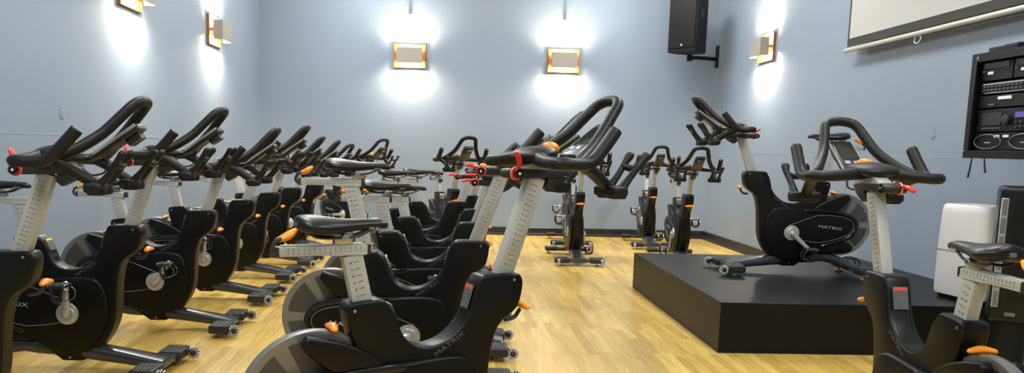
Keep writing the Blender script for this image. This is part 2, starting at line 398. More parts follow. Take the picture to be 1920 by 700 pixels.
    # warning labels on the slopes of the towers
    for a, c, head, m3 in (((.160, .736), (.137, .655), 'labelred', -1), ((-.152, .690), (-.126, .632), 'yellow', 1)):
        A = Vector((a[0], 0, a[1])); Cc = Vector((c[0], 0, c[1])); d = (Cc-A); u = -d.normalized(); n = Vector((-u.z, 0, u.x)) if m3 < 0 else Vector((u.z, 0, -u.x))
        mx = Matrix((Vector((0, 1, 0)), u, n)).transposed()
        b = BM(); mid = (A+Cc)/2+n*.005
        box(b, mid, (.056, d.length, .004), rot=mx, bev=.001, seg=1)
        box(b, mid+u*d.length*.40+n*.0012, (.050, d.length*.16, .004), rot=mx, mi=1)
        for k in range(4): box(b, mid+u*d.length*(.16-.14*k)+n*.0010, (.020 if k % 2 else .034, d.length*.035, .004), rot=mx, mi=2)
        obj('warning_label', b, [M['labelgrey'], M[head], M['trim']], R)
    # ---- seat group
    S0 = Vector((-.272, 0, .852))
    b = BM(); q = SD; n = Vector((q.z, 0, -q.x)); mx = Matrix((n, Vector((0, 1, 0)), q)).transposed()
    c = S0-q*.165; box(b, c, (.067, .042, .33), rot=mx, bev=.006, seg=2)
    sp = obj('seat_post', b, M['post'], R); sp['g'] = 's'
    for s in (-1, 1):
        b = BM()
        for k in range(14):
            p = S0-q*(.025+.022*k)+Vector((0, s*.0213, 0))
            box(b, p+n*.006, (.018, .0012, .0022), rot=mx)
            if k % 2: cyl(b, p-n*.014, p-n*.014+Vector((0, s*.0008, 0)), .003, seg=8)
            else: box(b, p-n*.014, (.006, .0012, .007), rot=mx)
        obj('scale_marks', b, M['mark'], sp)
    b = BM(); zc = .872
    box(b, (-.365, 0, zc-.004), (.285, .044, .030), bev=.005); box(b, (-.365, 0, zc+.0125), (.262, .028, .006), bev=.002, seg=1)
    box(b, (-.285, 0, zc-.016), (.12, .05, .012), bev=.004)
    sl = obj('seat_slide', b, M['post'], R); sl['g'] = 's'
    for s in (-1, 1):
        b = BM()
        for k in range(15):
            x = -.478+.0165*k; box(b, (x, s*.0223, zc+.002), (.0022, .0012, .012 if k % 5 == 0 else .008))
            box(b, (x, s*.0223, zc-.010), (.005, .0012, .003))
        obj('scale_marks', b, M['mark'], sl)
    b = BM(); box(b, (-.512, 0, zc-.004), (.014, .047, .034), bev=.004); obj('slide_end_cap', b, M['pad'], sl)
    b = BM(); box(b, (-.218, 0, zc-.004), (.012, .047, .034), bev=.004); obj('slide_end_cap', b, M['pad'], sl)
    b = BM(); tube(b, [(-.512, -.027, zc-.012), (-.528, -.028, zc+.005), (-.515, -.028, zc+.034), (-.48, -.024, zc+.040)], .007, seg=8)
    obj('knob_bracket', b, M['pad'], sl)
    b = BM(); tube(b, [(-.508, -.020, zc+.036), (-.492, -.019, zc+.040), (-.472, -.018, zc+.050), (-.458, -.016, zc+.060)], [.011, .0165, .0185, .013], seg=12, flat=.7)
    obj('slide_knob', b, M['orange'], sl)['label'] = 'orange clamp knob'
    # saddle carrier: clamp, rails, saddle
    b = BM(); box(b, (-.30, 0, zc+.030), (.060, .034, .034), bev=.006); cyl(b, (-.30, -.036, zc+.036), (-.30, .036, zc+.036), .012, seg=16, bev=.002)
    cyl(b, (-.30, -.042, zc+.036), (-.30, .042, zc+.036), .006, seg=10)
    sc_ = obj('saddle_clamp', b, M['steel'], R); sc_['g'] = 'n'
    b = BM()
    for s in (-1, 1):
        tube(b, [(-.420, s*.040, zc+.066), (-.400, s*.032, zc+.044), (-.36, s*.022, zc+.036), (-.30, s*.021, zc+.036), (-.255, s*.021, zc+.040), (-.215, s*.016, zc+.056), (-.175, s*.008, zc+.070)], .0045, seg=8)
    obj('saddle_rails', b, M['pad'], sc_)
    secs = []
    SX = [(-.448, .030, .086, .022), (-.440, .055, .085, .030), (-.415, .070, .084, .034), (-.385, .074, .081, .035), (-.35, .066, .077, .033), (-.31, .048, .074, .028), (-.27, .034, .074, .024), (-.22, .026, .075, .021), (-.18, .022, .074, .019), (-.160, .018, .071, .017), (-.150, .009, .068, .011)]
    for x, w, z, h in SX:
        c = []
        for k in range(24):
            a = 2*PI*k/24; cx, cz = math.cos(a), math.sin(a)
            yy = w*math.copysign(abs(cx)**.75, cx)
            zz = z+zc+.004+(h*.64*cz if cz > 0 else h*.90*cz)-.20*abs(yy)
            c.append((x, yy, zz))
        secs.append(c)
    b = BM(); loft(b, secs); sd = obj('saddle', b, M['saddle'], R, angle=60); sd['g'] = 'n'
    b = BM()
    for s in (-1, 1):
        put_text(b, 'VELO', (-.205, s*.0268, zc+.064), (1, 0, -.02) if s < 0 else (-1, 0, .02), (0, -s*.55*-1, 1) if False else (0, 0, 1), .034, .008, .0008)
    tl = obj('saddle_lettering', b, M['letter'], sd)
    b = BM(); box(b, (-.447, 0, zc+.078), (.008, .022, .014), bev=.003); obj('rear_clip', b, M['trim'], sd)
    # ---- handlebar group
    H0 = Vector((.388, 0, 1.068))
    q = HD; n = Vector((q.z, 0, -q.x)); mx = Matrix((n, Vector((0, 1, 0)), q)).transposed()
    b = BM(); c = H0-q*.19; box(b, c, (.066, .044, .385), rot=mx, bev=.006, seg=2)
    hp = obj('handlebar_post', b, M['post'], R); hp['g'] = 'h'
    for s in (-1, 1):
        b = BM()
        for k in range(17):
            p = H0-q*(.030+.0185*k)+Vector((0, s*.0223, 0))
            box(b, p+n*.004, (.016, .0012, .002), rot=mx)
            if k % 2: cyl(b, p-n*.012, p-n*.012+Vector((0, s*.0008, 0)), .0026, seg=8)
            else: box(b, p-n*.012, (.005, .0012, .006), rot=mx)
        obj('scale_marks', b, M['mark'], hp)
    # slide: black tray with rounded rear end, grey block above
    b = BM(); prism(b, chaikin([(.262, 1.068), (.262, 1.098), (.30, 1.100), (.50, 1.094), (.515, 1.084), (.50, 1.070), (.30, 1.064)], {4}, 2), -.031, .031, .004, 2)
    prism(b, [(.43, 1.068), (.52, 1.072), (.49, 1.045), (.445, 1.022), (.425, 1.040)], -.024, .024, .004, 2)
    sl = obj('handlebar_slide', b, M['pad'], R); sl['g'] = 'h'
    b = BM(); prism(b, [(.318, 1.095), (.318, 1.104), (.350, 1.118), (.375, 1.130), (.50, 1.122), (.515, 1.095)], -.027, .027, .003, 2)
    gb = obj('slide_block', b, M['post'], sl)
    for s in (-1, 1):
        b = BM()
        for k in range(11): box(b, (.385+.0115*k, s*.0274, 1.108), (.002, .0012, .010 if k % 5 == 0 else .007)); box(b, (.385+.0115*k, s*.0274, 1.118), (.004, .0012, .003))
        obj('scale_marks', b, M['mark'], gb)
    b = BM(); cyl(b, (.290, -.034, 1.083), (.290, .034, 1.083), .019, seg=20, bev=.003); cyl(b, (.290, -.040, 1.083), (.290, .040, 1.083), .006, seg=10, mi=1)
    obj('clamp_barrel', b, [M['gloss'], M['steel']], sl)
    b = BM(); cyl(b, (.290, -.044, 1.083), (.290, -.034, 1.083), .0235, seg=22, bev=.002)
    cyl(b, (.290, -.0405, 1.083), (.290, -.0375, 1.083), .0242, seg=22, mi=1); cyl(b, (.290, -.062, 1.083), (.290, -.042, 1.083), .018, .016, seg=20, bev=.003, mi=2); cyl(b, (.290, -.0635, 1.083), (.290, -.060, 1.083), .005, seg=8, mi=1)
    tube(b, [(.296, -.039, 1.096), (.291, -.044, 1.114), (.281, -.049, 1.134), (.269, -.053, 1.148)], [.008, .011, .014, .012], seg=10, flat=.65)
    rl = obj('clamp_lever', b, [M['red'], M['white'], M['gloss']], sl, origin=(.290, -.040, 1.083)); rl['label'] = 'red clamp lever'
    # bars
    rr = .0185
    b = BM()
    for s in (-1, 1):
        tube(b, [(.415, s*.02, 1.140), (.400, s*.08, 1.134), (.384, s*.14, 1.127), (.374, s*.20, 1.123), (.378, s*.238, 1.122), (.402, s*.254, 1.122), (.440, s*.254, 1.120), (.482, s*.252, 1.123), (.515, s*.250, 1.143), (.555, s*.246, 1.186), (.596, s*.242, 1.234)],
             [.024, .025, .0225, .021, .021, .0212, .0212, .0218, .0225, .0225, .0225], seg=16, n=5, cap='blunt')
        tube(b, [(.430, s*.245, 1.118), (.475, s*.215, 1.127), (.520, s*.180, 1.146), (.575, s*.146, 1.178), (.635, s*.110, 1.226), (.690, s*.086, 1.286), (.730, s*.068, 1.330), (.748, s*.040, 1.347), (.752, 0, 1.352)],
             [.017, .0205, .0215, .0212, .0208, .0205, .0202, .020, .020], seg=16, n=5, cap=False)
    ball(b, (.425, 0, 1.150), (.080, .104, .029), rot=rotm(-8, 'Y'), seg=28, ring=14)
    box(b, (.50, 0, 1.128), (.09, .075, .022), bev=.008)
    hb = obj('handlebar', b, M['grip'], R, angle=60); hb['g'] = 'b'
    # orange brake knob
    b = BM(); cyl(b, (.470, 0, 1.145), (.490, 0, 1.165), .013, seg=12); ball(b, (.496, 0, 1.174), (.031, .033, .021), rot=rotm(12, 'Y'))
    ok = obj('brake_knob', b, M['orange'], R); ok['g'] = 'b'; ok['label'] = 'orange brake knob'
    # console
    cm = rotm(-36, 'Y')                   # local x runs up the slope
    cc = Vector((.655, 0, 1.197))
    b = BM(); box(b, cc, (.205, .098, .030), rot=cm, bev=.010, seg=3)
    tube(b, [(.50, 0, 1.125), (.545, 0, 1.128), (.60, 0, 1.150)], .018, seg=10, flat=.7)
    box(b, cc+cm @ Vector((.055, 0, -.028)), (.06, .06, .030), rot=cm, bev=.008)
    co = obj('console', b, M['bezel'], R); co['g'] = 'b'
    b = BM(); box(b, cc+cm @ Vector((.022, 0, .0155)), (.105, .076, .003), rot=cm, bev=.001, seg=1); obj('screen', b, M['lcd'], co)
    b = BM()
    for s in (-1, 1): box(b, cc+cm @ Vector((0, s*.0488, .008)), (.195, .006, .011), rot=cm, bev=.0015, seg=1)
    box(b, cc+cm @ Vector((-.056, .018, .0155)), (.020, .022, .004), rot=cm, bev=.001, seg=1, mi=0)
    box(b, cc+cm @ Vector((-.056, -.018, .0155)), (.020, .022, .004), rot=cm, bev=.001, seg=1, mi=0)
    obj('console_trim', b, M['silver'], co)
    b = BM(); tube(b, [(.515, .0, 1.090), (.545, .012, 1.066), (.590, .018, 1.078), (.605, .010, 1.120), (.61, 0, 1.15)], .004, seg=6); obj('console_cable', b, M['pad'], co)
    # bottle holders
    for s in (-1, 1):
        b = BM()
        tube(b, [(.495, s*.205, 1.118), (.545, s*.190, 1.096), (.600, s*.178, 1.060), (.622, s*.175, 1.045)], [.024, .024, .023, .020], seg=12, flat=.9)
        box(b, (.637, s*.175, 1.030), (.066, .125, .036), bev=.014, seg=3)
        for dy in (-.030, .030):
            cyl(b, (.642, s*.175+dy, 1.004), (.642, s*.175+dy, 1.046), .034, seg=20, bev=.010)
            yy = s*.175+dy*1.25; ye = s*.180+dy*1.45
            tube(b, [(.655, yy, 1.040), (.690, yy, 1.080), (.722, ye, 1.125), (.742, ye, 1.152)], [.020, .0145, .0140, .0185], seg=12, flat=.8)
        tube(b, [(.716, s*.180-.043, 1.116), (.720, s*.180, 1.108), (.716, s*.180+.043, 1.116)], .0125, seg=10)
        ho = obj('bottle_holder', b, M['grip'], R, angle=55); ho['g'] = 'b'
    return R

def kids(o): return [c for c in bpy.data.objects if c.parent == o]
KIDS = {}
def snapshot(root):
    for c in kids(root):
        KIDS.setdefault(root.name, []).append(c); snapshot(c)
def copy_tree(o, parent=None):
    c = o.copy(); COL.objects.link(c)
    if parent: c.parent = parent
    for ch in KIDS.get(o.name, []): copy_tree(ch, c)
    CH[c.name] = parent.name if parent else None
    return c
CH = {}
def pose(root, x, y, z, deg, th, ts, sx, phi, hx=0.):
    """handlebar raised th, seat raised ts, saddle slid sx, right crank at phi degrees"""
    root.location = (x, y, z); root.rotation_euler = (0, 0, math.radians(deg))
    for c in bpy.data.objects:
        if c.parent != root: continue
        g = c.get('g')
        if g == 'h': c.location = HD*(th/.941)
        elif g == 'b': c.location = HD*(th/.941)+Vector((hx, 0, 0))
        elif g == 's': c.location = SD*(ts/.976)
        elif g == 'n': c.location = SD*(ts/.976)+Vector((sx, 0, 0))
        if 'side' in c.keys():
            a = math.radians(phi if c['side'] < 0 else phi+180)
            c.rotation_euler = (0, -a, 0)
            for d in bpy.data.objects:
                if d.parent == c: d.rotation_euler = (0, a, 0)

proto = make_bike(); snapshot(proto)
G1 = 'indoor cycles in the left column'; G2 = 'indoor cycles in the middle column'; G3 = 'indoor cycles facing out at the back'
BIKES = [
 ('A', -1.911, 3.019, 0, 3.1, 0, 0, 0, 80, G1, 'black indoor cycle nearest in the left column, cut off by the left edge'),
 ('B', -1.893, 4.04, 0, -1.5, 0.01, 0.015, -0.07, 84, G1, 'black indoor cycle second in the left column, pedal hanging above its crank disc'),
 ('C', -1.811, 5.0, 0, 0.8, -0.063, -0.01, 0.015, 52, G1, 'black indoor cycle third in the left column, crank arm angled up towards the right'),
 ('D', -1.811, 6.003, 0, -2, -.022, .012, .04, 82, G1, 'black indoor cycle fourth in the left column, silver crank arm standing straight up'),
 ('E', -1.826, 6.967, 0, -1, -.09, .0, 0, 200, G1, 'black indoor cycle fifth in the left column, partly behind the fourth'),
 ('F', -1.796, 7.795, 0, -1, -.117, .0, 0, 200, G1, 'black indoor cycle sixth in the left column, front tower between two orange knobs'),
 ('G', -1.720, 8.850, 0, -20, -.150, .0, 0, 190, G1, 'black indoor cycle farthest in the left column, front tower alone against the wall'),
 ('K', -1.278, 10.08, 0, -47, -0.078, 0, 0, 185, G3, 'black indoor cycle by the back wall between the left column and raised saddle'),
 ('N1', -0.059, 2.605, 0, 25, 0.04, 0.008, 0, 188, G2, 'black indoor cycle nearest in the middle column, big hoop handlebar with orange knob'),
 ('N2', -0.146, 3.675, 0, -2.5, 0.018, 0.163, 0.06, 190, G2, 'black indoor cycle second in the middle column, saddle raised highest on a long post'),
 ('N3', -.111, 4.569, 0, -1, -.075, .027, .06, 62, G2, 'black indoor cycle third in the middle column, silver pedal showing over its frame'),
 ('N4', -.064, 5.561, 0, 0, -.08, -.035, .05, 195, G2, 'black indoor cycle fourth in the middle column, saddle hidden behind the third one'),
 ('N5', -.179, 6.325, 0, 0, -.11, .045, .07, 190, G2, 'black indoor cycle fifth in the middle column, in front of the turned one'),
 ('N6', -.060, 7.141, 0, 4, -.125, .030, .10, 190, G2, 'black indoor cycle sixth in the middle column, beside the bike turned to the camera'),
 ('L', -0.025, 8.55, 0, -72, -0.045, -0.03, 0, 190, G3, 'black indoor cycle turned to the camera behind the middle column'),
 ('M1', 1.401, 8.515, 0, -91, -.05, .0, 0, 95, G3, 'black indoor cycle facing the camera on open floor left of the stage'),
 ('M2', 1.578, 10.05, 0, -94, -.05, .0, 0, 95, G3, 'black indoor cycle facing the camera by the back wall, mostly hidden behind another'),
 ('M3', 2.6, 10.03, 0, -95, -0.075, 0.03, 0, 95, G3, 'black indoor cycle at the back wall, left of the pair behind the stage'),
 ('M4', 2.588, 8.545, 0, -94, -0.088, 0, -0.02, 275, G3, 'black indoor cycle facing the camera right behind the stage corner'),
 ('P', 2.559, 5.81, 0.315, 176, -0.05, 0.095, 0.05, 44, 'indoor cycles on and beside the stage', 'black indoor cycle standing on the black stage, MATRIX lettering on its side'),
 ('R', 1.667, 2.625, 0, 88, 0.01, -0.015, 0.02, 165, 'indoor cycles on and beside the stage', 'black indoor cycle in the right foreground, in front of the stage'),
]
HX = {'N1': -.045, 'N3': -.03}
LEV = {'R': -75, 'N2': -50, 'N3': -65, 'N4': -60, 'N5': -60, 'P': -25, 'A': 12}
first = True
for nm, x, y, z, deg, th, ts, sx, phi, grp, lab in BIKES:
    o = proto if first else copy_tree(proto); first = False
    o['label'] = lab; o['group'] = grp
    pose(o, x, y, z, deg, th, ts, sx, phi, HX.get(nm, 0))
    if nm in LEV:
        for c in bpy.data.objects:
            if c.name.startswith('clamp_lever') and c.parent and c.parent.parent == o: c.rotation_euler = (0, math.radians(LEV[nm]), 0)

# ------------------------------------------------------------------ room
XL, XR, YB, YF, ZC = -2.60, 3.66, 10.96, -3.2, 3.9
def struct(name, bm, m):
    o = obj(name, bm, m, angle=30); o['kind'] = 'structure'; return o
T = .15
b = BM(); box(b, ((XL+XR)/2, (YB+YF)/2, -T/2), (XR-XL+2*T, YB-YF+2*T, T)); struct('floor', b, M['floor'])
b = BM(); box(b, ((XL+XR)/2, (YB+YF)/2, ZC+T/2), (XR-XL+2*T, YB-YF+2*T, T)); struct('ceiling', b, M['ceiling'])
b = BM(); box(b, ((XL+XR)/2, YB+T/2, ZC/2), (XR-XL+2*T, T, ZC)); struct('wall_back', b, M['wall'])
b = BM(); box(b, ((XL+XR)/2, YF-T/2, ZC/2), (XR-XL+2*T, T, ZC)); struct('wall_front', b, M['wall'])
b = BM(); box(b, (XL-T/2, (YB+YF)/2, ZC/2), (T, YB-YF, ZC)); struct('wall_left', b, M['wall'])
b = BM(); box(b, (XR+T/2, (YB+YF)/2, ZC/2), (T, YB-YF, ZC)); struct('wall_right', b, M['wall'])
# wallboard seams, a thin cover strip
b = BM(); box(b, (XL+.0006, (YB+YF)/2, 1.225), (.0012, YB-YF, .007)); struct('trim_1', b, M['plate'])
b = BM(); box(b, (XR-.0006, (YB+YF)/2, 1.225), (.0012, YB-YF, .007)); struct('trim_2', b, M['plate'])
def basebd(name, p0, p1, inward):
    b = BM(); p0 = Vector(p0); p1 = Vector(p1); inward = Vector(inward)
    prof = [(0, 0), (.050, 0), (.050, .018), (.022, .034), (.020, .105), (.012, .112), (0, .112)]
    loft(b, [[p+inward*a+Vector((0, 0, z)) for a, z in prof] for p in (p0, p1)])
    struct(name, b, M['base'])
basebd('baseboard_back', (XL, YB, 0), (XR, YB, 0), (0, -1, 0))
basebd('baseboard_left', (XL, YF, 0), (XL, YB, 0), (1, 0, 0))
basebd('baseboard_right', (XR, 6.86, 0), (XR, YB, 0), (-1, 0, 0))
basebd('baseboard_front', (XL, YF, 0), (XR, YF, 0), (0, 1, 0))

# ceiling lights (above the frame; they light the room)
for i, x in enumerate((-1.1, 2.1)):
    for j, y in enumerate((-1.2, 1.6, 4.4, 7.2, 9.6)):
        t = thing('ceiling_light', 'white rectangular ceiling light panel above the room', 'ceiling light', (x, y, ZC), group='ceiling light panels')
        b = BM(); box(b, (0, 0, -.03), (.64, 1.24, .06), bev=.006); obj('housing', b, M['fixture'], t)
        b = BM(); box(b, (0, 0, -.062), (.56, 1.16, .006)); obj('diffuser', b, M['diffuser'], t)

# ------------------------------------------------------------------ stage
SX0, SX1, SY0, SY1, SZ = 1.665, XR-.002, 4.595, 6.84, .315
b = BM(); box(b, ((SX0+SX1)/2, (SY0+SY1)/2, SZ/2), (SX1-SX0, SY1-SY0, SZ), bev=.003, seg=1)
tag(obj('stage', b, M['stage']), 'low black painted wooden stage carrying one exercise bike', 'stage')

# ------------------------------------------------------------------ sconces
def sconce(label, loc, rz, energy):
    """x along the wall, -y into the room"""
    t = thing('wall_sconce', label, 'wall lamp', loc, rz, 'wooden wall sconces')
    b = BM(); W, Hh, D = .435, .315, .030
    box(b, (0, -.006, 0), (W-.02, .012, Hh-.02))
    for s in (-1, 1):
        box(b, (s*(W/2-.009), -D/2, 0), (.018, D, Hh), bev=.002, seg=1)
        box(b, (0, -D/2, s*(Hh/2-.009)), (W-.036, D, .018), bev=.002, seg=1)
    obj('wood_frame', b, M['wood'], t)
    b = BM(); w, h = .345, .205
    box(b, (0, -.155, 0), (w, .006, h), bev=.001, seg=1)
    for s in (-1, 1):
        box(b, (s*(w/2-.003), -.107, 0), (.006, .096, h), bev=.001, seg=1)
        box(b, (s*(w/2-.012), -.036, 0), (.016, .056, .03))
    obj('shade', b, M['shade'], t)
    b = BM(); cyl(b, (-.12, -.075, 0), (.12, -.075, 0), .012, seg=12, bev=.003); obj('lamp_tube', b, M['bulb'], t)
    b = BM(); box(b, (0, -.030, 0), (.05, .045, .03)); obj('lamp_socket', b, M['fixture'], t)
    for dz in (.045, -.045):
        ld = bpy.data.lights.new('sconce_light', 'AREA'); ld.shape = 'RECTANGLE'; ld.size = .24; ld.size_y = .05
        ld.energy = energy; ld.color = (1, .90, .74); ld.spread = math.radians(170)
        lo = bpy.data.objects.new('sconce_light', ld); COL.objects.link(lo); lo.parent = t
        lo.location = (0, -.100, dz); lo.rotation_euler = (PI if dz > 0 else 0, 0, 0)
    return t
EN = 33
sconce('lit wooden sconce on the back wall, left one of the two there', (-.565, YB, 2.428), 0, EN)
sconce('lit wooden sconce on the back wall, right one of the two there', (1.545, YB, 2.425), 0, EN)
sconce('lit wooden sconce on the left wall, whole and farther from the camera', (XL, 8.83, 2.395), PI/2, EN)
sconce('lit wooden sconce on the left wall, cut by the top edge of the photo', (XL, 6.57, 2.405), PI/2, EN)
sconce('lit wooden sconce on the right wall between the speaker and the projection screen', (XR, 9.12, 2.44), -PI/2, EN)
def cord(label, x, y, zb, nx, ny):
    t = thing('lamp_cord', label, 'cord', (x, y, zb), 0, 'grey conduits above the sconces')
    b = BM()
    for d in (-.012, .012):
        cyl(b, (nx*.012+d*abs(ny), ny*.012+d*abs(nx), 0), (nx*.012+d*abs(ny), ny*.012+d*abs(nx), ZC-zb-.001), .004, seg=8)
    obj('conduit', b, M['plate'], t)
    b = BM(); box(b, (nx*.015, ny*.015, .0), (.05 if ny else .03, .03 if ny else .05, .025), bev=.004); obj('end_clip', b, M['fixture'], t)
cord('thin grey conduit running down to a clip over the left back-wall sconce', -.565, YB, 2.975, 0, -1)
cord('thin grey conduit running down to a clip over the right back-wall sconce', 1.545, YB, 2.965, 0, -1)
cord('thin grey conduit above the sconce on the right wall', XR, 9.12, 2.99, -1, 0)

# ------------------------------------------------------------------ loudspeaker on bracket in the far right corner
t = thing('loudspeaker', 'black loudspeaker hung high in the far right corner', 'loudspeaker', (3.12, 10.36, 2.49), math.radians(-50))
b = BM()
# plan: front (−y) wide, rear narrower
pl = [(-.215, -.19), (.215, -.19), (.215, .02), (.12, .19), (-.12, .19), (-.215, .02)]
loft(b, [[(x, y, z) for x, y in pl] for z in (0.02, .70)])
bmesh.ops.bevel(b, geom=b.edges[:], offset=.008, segments=2, affect='EDGES')
sp = obj('cabinet', b, M['spk'], t)
b = BM(); box(b, (0, -.196, .365), (.385, .014, .60), bev=.006, seg=2); gr = obj('grille', b, M['grille'], t)
b = BM(); ball(b, (0, -.204, .105), (.012, .003, .014)); obj('badge', b, M['silver'], gr)
b = BM(); box(b, (.2155, -.08, .50), (.006, .07, .11), bev=.004, seg=1); box(b, (.2165, -.08, .50), (.006, .045, .02)); obj('side_handle', b, M['gloss'], t)
t = thing('speaker_bracket', 'black steel arm and wall plate holding the corner loudspeaker', 'bracket', (3.6605, 10.84, 2.40))
b = BM(); box(b, (-.012, 0, .13), (.022, .09, .30), bev=.004); obj('wall_plate', b, M['rack'], t)
b = BM(); tube(b, [(-.02, 0, .10), (-.30, -.17, .09), (-.47, -.28, .075)], .026, seg=12); cyl(b, (-.48, -.30, .03), (-.48, -.30, .105), .040, seg=18, bev=.004)
obj('arm', b, M['rack'], t)

# ------------------------------------------------------------------ projection screen on the right wall
t = thing('projection_screen', 'pulled-down white projection screen with black border on the right wall', 'projection screen', (3.56, 5.45, 2.14))
y0, y1 = -1.55, 1.62
b = BM(); box(b, (0, (y0+y1)/2, .86), (.003, y1-y0, 1.62)); obj('border', b, M['sborder'], t)
b = BM(); box(b, (-.003, (y0+y1)/2, .90), (.003, y1-y0-.07, 1.56)); obj('fabric', b, M['screen'], t)
b = BM(); tube(b, [(0, y0-.02, .022), (0, y1+.03, .022)], .020, seg=14, smooth=False); obj('bottom_bar', b, M['sbar'], t)
b = BM(); tube(b, [(0, .52, .004), (0, .50, -.018), (0, .525, -.045), (0, .56, -.050), (0, .585, -.035), (0, .575, .0)], .004, seg=6); obj('pull_ring', b, M['fixture'], t)
b = BM(); box(b, (.03, (y0+y1)/2, 1.72), (.12, y1-y0+.12, .10), bev=.02, seg=3); obj('roller_case', b, M['sbar'], t)
for s in (y0+.2, y1-.2):
    b = BM(); box(b, (.070, s, 1.72), (.062, .04, .08), bev=.004); obj('mount_bracket', b, M['sbar'], t)

# ------------------------------------------------------------------ AV rack on the right wall
RXF = 3.16; RY1 = 4.71; RY0 = 4.08; RZ0, RZ1 = 1.222, 1.842
t = thing('equipment_rack', 'black wall-mounted equipment rack filled with audio gear', 'rack', ((RXF+XR)/2, (RY0+RY1)/2, RZ0))
dx = (XR-RXF)/2; dy = (RY1-RY0)/2; hz = RZ1-RZ0
b = BM()
box(b, (0, 0, .014), (2*dx, 2*dy, .028), bev=.002, seg=1); box(b, (0, 0, hz-.014), (2*dx, 2*dy, .028), bev=.002, seg=1)
box(b, (0, dy-.012, hz/2), (2*dx, .024, hz-.056)); box(b, (0, -dy+.012, hz/2), (2*dx, .024, hz-.056)); box(b, (dx-.006, 0, hz/2), (.010, 2*dy-.048, hz-.056))
obj('cabinet', b, M['rack'], t)
b = BM()
box(b, (-dx-.006, 0, .022), (.014, 2*dy, .044), bev=.002, seg=1); box(b, (-dx-.006, 0, hz-.026), (.014, 2*dy, .052), bev=.002, seg=1)
box(b, (-dx-.006, dy-.022, hz/2), (.014, .044, hz-.096), bev=.002, seg=1); box(b, (-dx-.006, -dy+.022, hz/2), (.014, .044, hz-.096), bev=.002, seg=1)
fr = obj('front_frame', b, M['rack'], t)
b = BM(); cyl(b, (-dx-.016, dy-.055, hz-.028), (-dx-.012, dy-.055, hz-.028), .012, seg=12); obj('lock', b, M['trim'], fr)
def device(name, label, cat, y0, y1, z0, z1, build, depth=.34):
    xf = RXF+.022
    t = thing(name, label, cat, (xf, (y0+y1)/2, z0)); w = (y1-y0)/2; h = z1-z0
    b = BM(); box(b, (depth/2, 0, h/2), (depth, 2*w, h-.002), bev=.003, seg=1); obj('case', b, M['rackin'], t)
    build(t, w, h); return t
ins0, ins1 = RY0+.05, RY1-.05; mid = (ins0+ins1)/2
def receiver(tt, w, h):
    b = BM()
    for k in range(18): box(b, (-.004, -w+.03+k*(2*w-.06)/17, h-.022), (.004, .004, .032))
    obj('vent_slots', b, M['trim'], tt)
    b = BM(); box(b, (-.004, w*.35, .045), (.004, .045, .016)); obj('sticker', b, M['white'], tt)
    b = BM()
    for y in (w-.02, w-.035): cyl(b, (-.008, y, .055), (0, y, .055), .005, seg=10)
    obj('knob', b, M['trim'], tt)
device('wireless_receiver', 'black audio receiver at the top left of the rack with a white sticker', 'receiver', mid+.005, ins1, RZ0+.455, RZ0+.565, receiver)
device('wireless_receiver', 'black audio receiver at the top right of the rack beside the first', 'receiver', ins0, mid-.005, RZ0+.455, RZ0+.565, receiver)
def mixer(tt, w, h):
    for r, z in enumerate((h*.35, h*.65)):
        for k in range(14):
            b = BM(); cyl(b, (-.012, w-.05-k*(2*w-.1)/13, z), (0, w-.05-k*(2*w-.1)/13, z), .006, seg=8); obj('knob', b, M['trim'], tt)
    b = BM(); box(b, (-.003, 0, h-.010), (.004, 2*w-.06, .006)); box(b, (-.003, 0, .008), (.004, 2*w-.10, .004)); obj('trim_line', b, M['silver'], tt)
device('mixer_unit', 'black rack unit with rows of small knobs in the middle of the rack', 'mixer', ins0, ins1, RZ0+.375, RZ0+.445, mixer)
def drawer(tt, w, h):
    b = BM(); box(b, (-.004, w*.15, h-.020), (.004, .11, .018)); obj('sticker', b, M['white'], tt)
    b = BM(); box(b, (-.005, w*.55, h*.25), (.006, .05, .008), bev=.001, seg=1); obj('latch', b, M['trim'], tt)
device('rack_drawer', 'plain black rack drawer with a long white sticker', 'drawer', ins0, ins1, RZ0+.295, RZ0+.370, drawer)
def player(tt, w, h):
    b = BM(); box(b, (-.004, w*.50, h*.55), (.006, .16, h*.55), bev=.002, seg=1); obj('disc_door', b, M['dev'], tt)
    b = BM(); cyl(b, (-.020, w*.02, h*.5), (0, w*.02, h*.5), .030, seg=24, bev=.003); obj('dial', b, M['dev'], tt)
    b = BM(); box(b, (-.004, -w*.45, h*.70), (.004, .12, .030)); obj('display', b, M['lcdblue'], tt)
    b = BM()
    for k in range(6): box(b, (-.005, w*.75-k*.028, h*.16), (.005, .018, .007))
    obj('buttons', b, M['trim'], tt)
    b = BM()
    for r in range(2):
        for k in range(4): box(b, (-.006, -w*.28-k*.035, h*(.18+.2*r)), (.008, .022, .014), bev=.002, seg=1)
    obj('keypad', b, M['dev'], tt)
device('media_player', 'black media player with a dial and small blue display in the rack', 'player', ins0, ins1, RZ0+.155, RZ0+.288, player)
def amp(tt, w, h):
    b = BM()
    for s in (-1, 1):
        g = [Vector((-.006, s*w*.56+.115*math.cos(a), h/2+h*.40*math.sin(a))) for a in [2*PI*k/28 for k in range(29)]]
        tube(b, g, .003, seg=6, smooth=False, cap=False)
    obj('oval_trim', b, M['trim'], tt)
    b = BM()
    for y in (.055, -.02): box(b, (-.004, y+.02, h*.80), (.004, .045, .014))
    obj('sticker', b, M['white'], tt)
    b = BM(); box(b, (-.004, w*.56, h*.45), (.003, .05, .006)); box(b, (-.004, -w*.56, h*.45), (.003, .05, .006)); obj('badge', b, M['silver'], tt)
device('power_amplifier', 'black power amplifier with oval front grilles, lowest unit in the rack', 'amplifier', ins0, ins1, RZ0+.046, RZ0+.150, amp)
t = thing('cable_box', 'flat black box lying on top of the equipment rack', 'box', (3.26, 4.50, RZ1))
